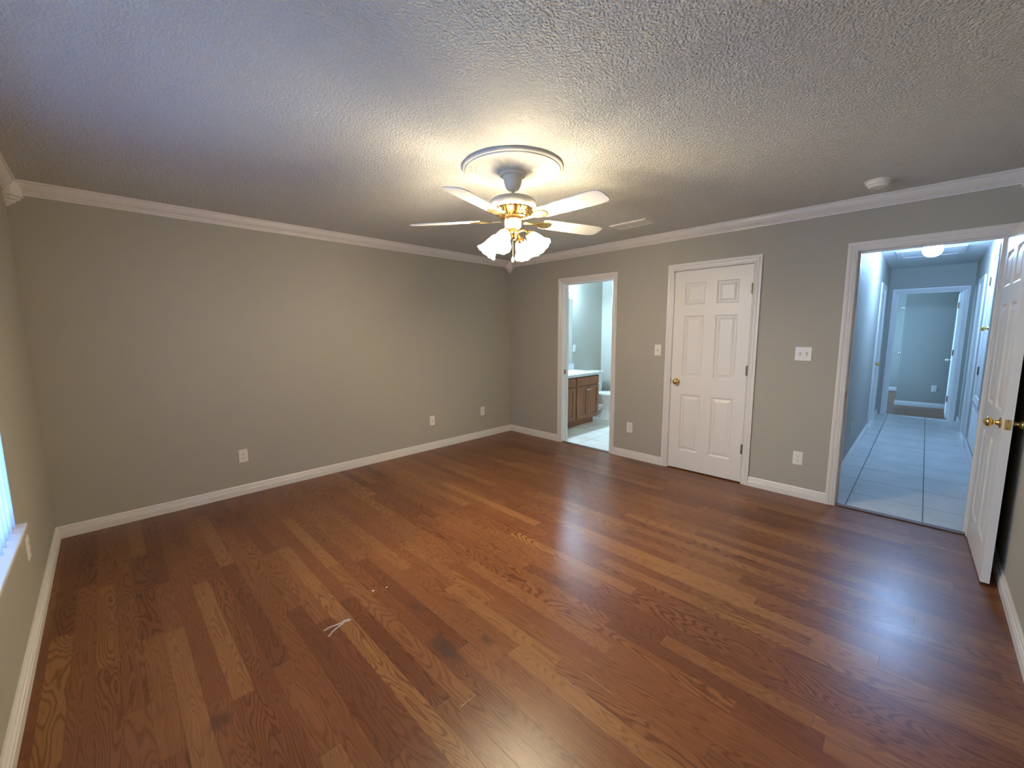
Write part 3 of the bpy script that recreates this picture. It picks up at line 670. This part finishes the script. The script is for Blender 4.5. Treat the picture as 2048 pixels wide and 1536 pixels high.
mkobj('flush_lever', MB().tube([(-.15,.155,.68),(-.15,.140,.68),(-.09,.136,.672)], .006, 8), 'chrome', tl, smooth=True)
mkobj('seat_hinge', MB().box(-.09, .09, .150, .170, .388, .415), 'porc', tl, bevel=.004)

struct('wall_closet', MB().box(T, .75, BYF-.11, BYF-.10, 0, 2.44).box(.75, .76, -3.61, BYF-.10, 0, 2.44).box(T, .75, -3.61, -3.60, 0, 2.44).box(T, .75, -3.60, BYF-.11, 2.44, 2.45), 'wall', 'walls inside the closed closet', 'wall')
struct('floor_closet', MB().box(.051, .75, -3.60, BYF-.11, -.06, 0), 'floor', 'oak floor inside the closed closet', 'floor')
# ------------------------------------------------------------------ hall
YL, YR = -3.735, -4.700
FDX0, FDX1 = 3.745, 4.455       # linen closet door, left side
struct('floor_hall', MB().box(.051, E_X+.1, YR-.12, YL+.12, -.06, 0), 'tile', 'pale square tile floor of the hallway with dark grout', 'floor')
struct('ceiling_hall', MB().box(T, E_X+.12, YR-.12, YL+.12, HC, HC+.06), 'ceil2', 'white hallway ceiling', 'ceiling')
struct('wall_hall_left', wall_with_holes('y', YL, YL+.12, T, E_X, 0, HC, [(FDX0-J, FDX1+J, 0, HD+J)]), 'wall', 'left wall of the hallway', 'wall')
RDX0, RDX1 = 3.545, 4.265       # right side door
AX0, AX1, AZ0, AZ1 = 2.27, 2.89, .70, 2.205   # raised air handler closet door
struct('wall_hall_right', wall_with_holes('y', YR-.12, YR, T, E_X, 0, HC, [(RDX0-J, RDX1+J, 0, HD+J), (AX0-J, AX1+J, AZ0-J, AZ1+J)]), 'wall', 'right wall of the hallway', 'wall')
EY0, EY1 = -4.596, -3.850
struct('wall_hall_end', wall_with_holes('x', E_X, E_X+T, YR-.12, YL+.12, 0, HC, [(EY0-J, EY1+J, 0, HD+J)]), 'wall', 'end wall of the hallway above the far doorway', 'wall')
frame('trim_13', 'x', E_X, E_X+T, -1, EY0, EY1, HD, 'white frame of the doorway at the far end of the hall', stop=(E_X+.03, E_X+.065))
frame('trim_14', 'y', YL, YL+.12, -1, FDX0, FDX1, HD, 'white frame of the door on the left side of the hall', both='lo')
frame('trim_15', 'y', YR-.12, YR, 1, RDX0, RDX1, HD, 'white frame of the far door on the right side of the hall', both='hi')
mb = MB(); jamb(mb, 'y', YR-.12, YR, AX0, AX1, AZ1, AZ0); mb.box(AX0-J, AX1+J, YR-.12, YR, AZ0-J, AZ0)
casing(mb, 'y', YR, 1, AX0-.003, AX1+.003, AZ1+.003, AZ0-.003, bottom=True, w=1.25)
struct('trim_16', mb, 'trim', 'white casing around the raised utility door on the right side of the hall', 'door frame')
D3 = door('door_3', 'closed white door with brass knob on the left side of the hall', FDX1-FDX0-.006, 2.02, .035, (FDX0+.003, YL+.002, .013), 0, knobs=(), hinges=())
knob(D3, .062, .935, 0, 1)
for z in (.32, 1.065, 1.81): hinge(D3, 0, -.002, z, w=.012)
D4 = door('door_4', 'closed white door farther along the right side of the hall', RDX1-RDX0-.006, 2.02, .035, (RDX0+.003, YR-.037, .013), 0, knobs=(), hinges=())
D5 = door('door_5', 'raised white utility closet door with brass knob high on the hall wall', AX1-AX0-.006, AZ1-AZ0-.006, .035, (AX0+.003, YR-.036, AZ0+.003), 0, knobs=(), hinges=(), rows=[(.15, .95), (1.06, 1.88)])
knob(D5, .075, 1.45-AZ0, .035, -1)
for z in (.27, 1.27):
    mbh = MB().box(.595, .6135, .034, .0375, z-.045, z+.045).tube([(.614,.041,z-.048),(.614,.041,z+.048)], .0075, 10)
    mkobj('hinge', mbh, 'bronze', D5)
gr = thing('return_air_grille', 'white return air grille under the raised hall door', 'air grille', (2.50, YR, .15))
g_ = MB(); gw, gh = .45, .455
for a in ((-gw, -gw+.03, 0, gh), (gw-.03, gw, 0, gh), (-gw+.03, gw-.03, 0, .03), (-gw+.03, gw-.03, gh-.03, gh)): g_.box(a[0], a[1], 0, .014, a[2], a[3])
mkobj('grille_frame', g_, 'trim', gr, bevel=.002)
l_ = MB()
for i in range(20): l_.box(-gw+.03, gw-.03, -.009, .009, -.0008, .0008, Matrix.Translation((0,.006,.04+i*.0200)) @ Matrix.Rotation(math.radians(-40), 4, 'X'))
mkobj('grille_louvres', l_, 'trim', gr)
base('baseboard_hall_left', [((T,YL,0), (FDX0-CW,YL,0), (0,-1,0), 0, 0), ((FDX1+CW,YL,0), (E_X,YL,0), (0,-1,0), 0, -1)], 'white baseboard along the left side of the hall')
base('baseboard_hall_right', [((T,YR,0), (RDX0-CW,YR,0), (0,1,0), 0, 0), ((RDX1+CW,YR,0), (E_X,YR,0), (0,1,0), 0, -1)], 'white baseboard along the right side of the hall')
outlet('thin white outlet seen edge-on, low on the left wall of the hall', (1.62, YL, .36), 0)
ah = thing('attic_hatch', 'white framed attic access hatch in the hall ceiling', 'attic hatch', (3.60, -4.19, HC))
a_ = MB(); ax, ay = .36, .315
for q in ((-ax, -ax+.055, -ay, ay), (ax-.055, ax, -ay, ay), (-ax+.055, ax-.055, -ay, -ay+.055), (-ax+.055, ax-.055, ay-.055, ay)): a_.box(q[0], q[1], q[2], q[3], -.010, 0)
mkobj('hatch_frame', a_, 'trim', ah, bevel=.003)
mkobj('hatch_panel', MB().box(-ax+.055, ax-.055, -ay+.055, ay-.055, -.006, -.001), 'ceil2', ah)
hl = thing('hall_ceiling_light', 'round lit glass ceiling light in the hallway', 'ceiling light', (2.72, -4.212, HC))
mkobj('light_base', MB().lathe([(.070,0),(.070,-.014),(.062,-.020),(.04,-.020)], 36), 'plastic', hl, smooth=True)
mkobj('light_globe', MB().lathe([(.050,-.018),(.062,-.028),(.078,-.050),(.086,-.078),(.086,-.100),(.078,-.128),(.060,-.150),(.035,-.165),(0,-.171)], 40), 'hglobe', hl, smooth=True)

# ------------------------------------------------------------------ far room beyond the hall
FXa, FXb = 6.668, 9.22
struct('floor_far', MB().box(E_X+.101, FXb+.1, -6.2, -2.3, -.06, 0), 'floor', 'reddish brown wood floor of the far room', 'floor')
struct('ceiling_far', MB().box(E_X+T, FXb+.1, -6.2, -2.3, 2.44, 2.5), 'ceil2', 'white ceiling of the far room', 'ceiling')
struct('wall_far_center', MB().box(FXa, FXa+.12, -6.2, -3.918, 0, 2.44), 'wall', 'grey wall facing the hall in the far room', 'wall')
struct('wall_far_back', MB().box(FXb, FXb+.1, -6.2, -2.3, 0, 2.44), 'wall', 'deepest lighter wall seen through the far doorway', 'wall')
struct('wall_far_left', wall_with_holes('y', -2.4, -2.3, E_X+T, FXb, 0, 2.44, [(5.6, 8.8, .5, 2.1)]), 'wall', 'left wall of the far room with its window', 'wall')
struct('wall_far_right', wall_with_holes('y', -6.2, -6.1, E_X+T, FXb, 0, 2.44, [(7.2, 8.8, .5, 2.1)]), 'wall', 'right wall of the far room', 'wall')
struct('wall_far_front', MB().box(E_X+.02, E_X+T, -3.615, -2.3, 0, 2.44).box(E_X+.02, E_X+T, -6.2, -4.82, 0, 2.44), 'wall', 'wall around the far doorway on the room side', 'wall')
w2 = thing('window_2', 'window of the far room beyond the hall', 'window', (7.2, -2.35, .5), 0, kind='structure')
f2 = MB()
for q in ((-1.6,-1.55,0,1.6),(1.55,1.6,0,1.6),(-1.55,1.55,0,.05),(-1.55,1.55,1.55,1.6),(-.03,.03,.05,1.55)): f2.box(q[0], q[1], -.02, .03, q[2], q[3])
mkobj('window_frame', f2, 'vinyl', w2); mkobj('window_pane', MB().box(-1.55, 1.55, .005, .009, .05, 1.55), 'glass', w2)
portal((7.2, -2.26, 1.3), (-PI/2, 0, 0), 3.2, 1.6, 'far_window_daylight')
w3 = thing('added_window_3', 'unseen window added on the right wall of the far room to light its deepest wall', 'window', (8.0, -6.15, .5), 0, kind='structure')  # unseen opening, added to let sky light onto the deepest wall
f3 = MB()
for q in ((-.8,-.75,0,1.6),(.75,.8,0,1.6),(-.75,.75,0,.05),(-.75,.75,1.55,1.6)): f3.box(q[0], q[1], -.02, .03, q[2], q[3])
mkobj('window_frame', f3, 'vinyl', w3); mkobj('window_pane', MB().box(-.75, .75, .005, .009, .05, 1.55), 'glass', w3)
portal((8.0, -6.24, 1.3), (PI/2, 0, 0), 1.6, 1.6, 'added_window_daylight')
base('baseboard_far', [((FXa,-6.1,0), (FXa,-3.918,0), (-1,0,0), 0, 1), ((FXa,-3.918,0), (FXa+.12,-3.918,0), (0,1,0), -1, 0), ((FXb,-6.1,0), (FXb,-2.4,0), (-1,0,0), 0, -1)], 'white baseboards of the far room beyond the hall')
D6 = door('door_6', 'open white door swung into the far room at the end of the hall', .74, 2.02, .035, (E_X+T+.004, EY0-.004, .012), math.radians(2.2), knobs=(), hinges=())
knob(D6, .68, .915, .035, -1, 'nickel')
D6.rotation_euler.z = math.radians(-.5)
for z in (.32, 1.065, 1.81): mkobj('hinge', MB().box(-.022, .002, .034, .0375, z-.045, z+.045).tube([(-.001,.041,z-.048),(-.001,.041,z+.048)], .0065, 10), 'bronze', D6)
def fitting(label, y, z):  # small shiny chrome piece on the wall, its kind left open
    return tag(mkobj('wall_fitting', MB().lathe([(.022,0),(.022,.004),(.008,.008),(.008,.03),(.022,.038),(.024,.050),(.015,.058),(0,.060)], 20, Matrix.Translation((FXb, y, z)) @ Matrix.Rotation(-PI/2, 4, 'Y')), 'chrome', smooth=True), label, 'wall hook')
fitting('shiny round hook high on the deepest wall of the far room', -3.80, 1.96)
fitting('shiny round fitting low on the deepest wall of the far room', -3.825, .90)
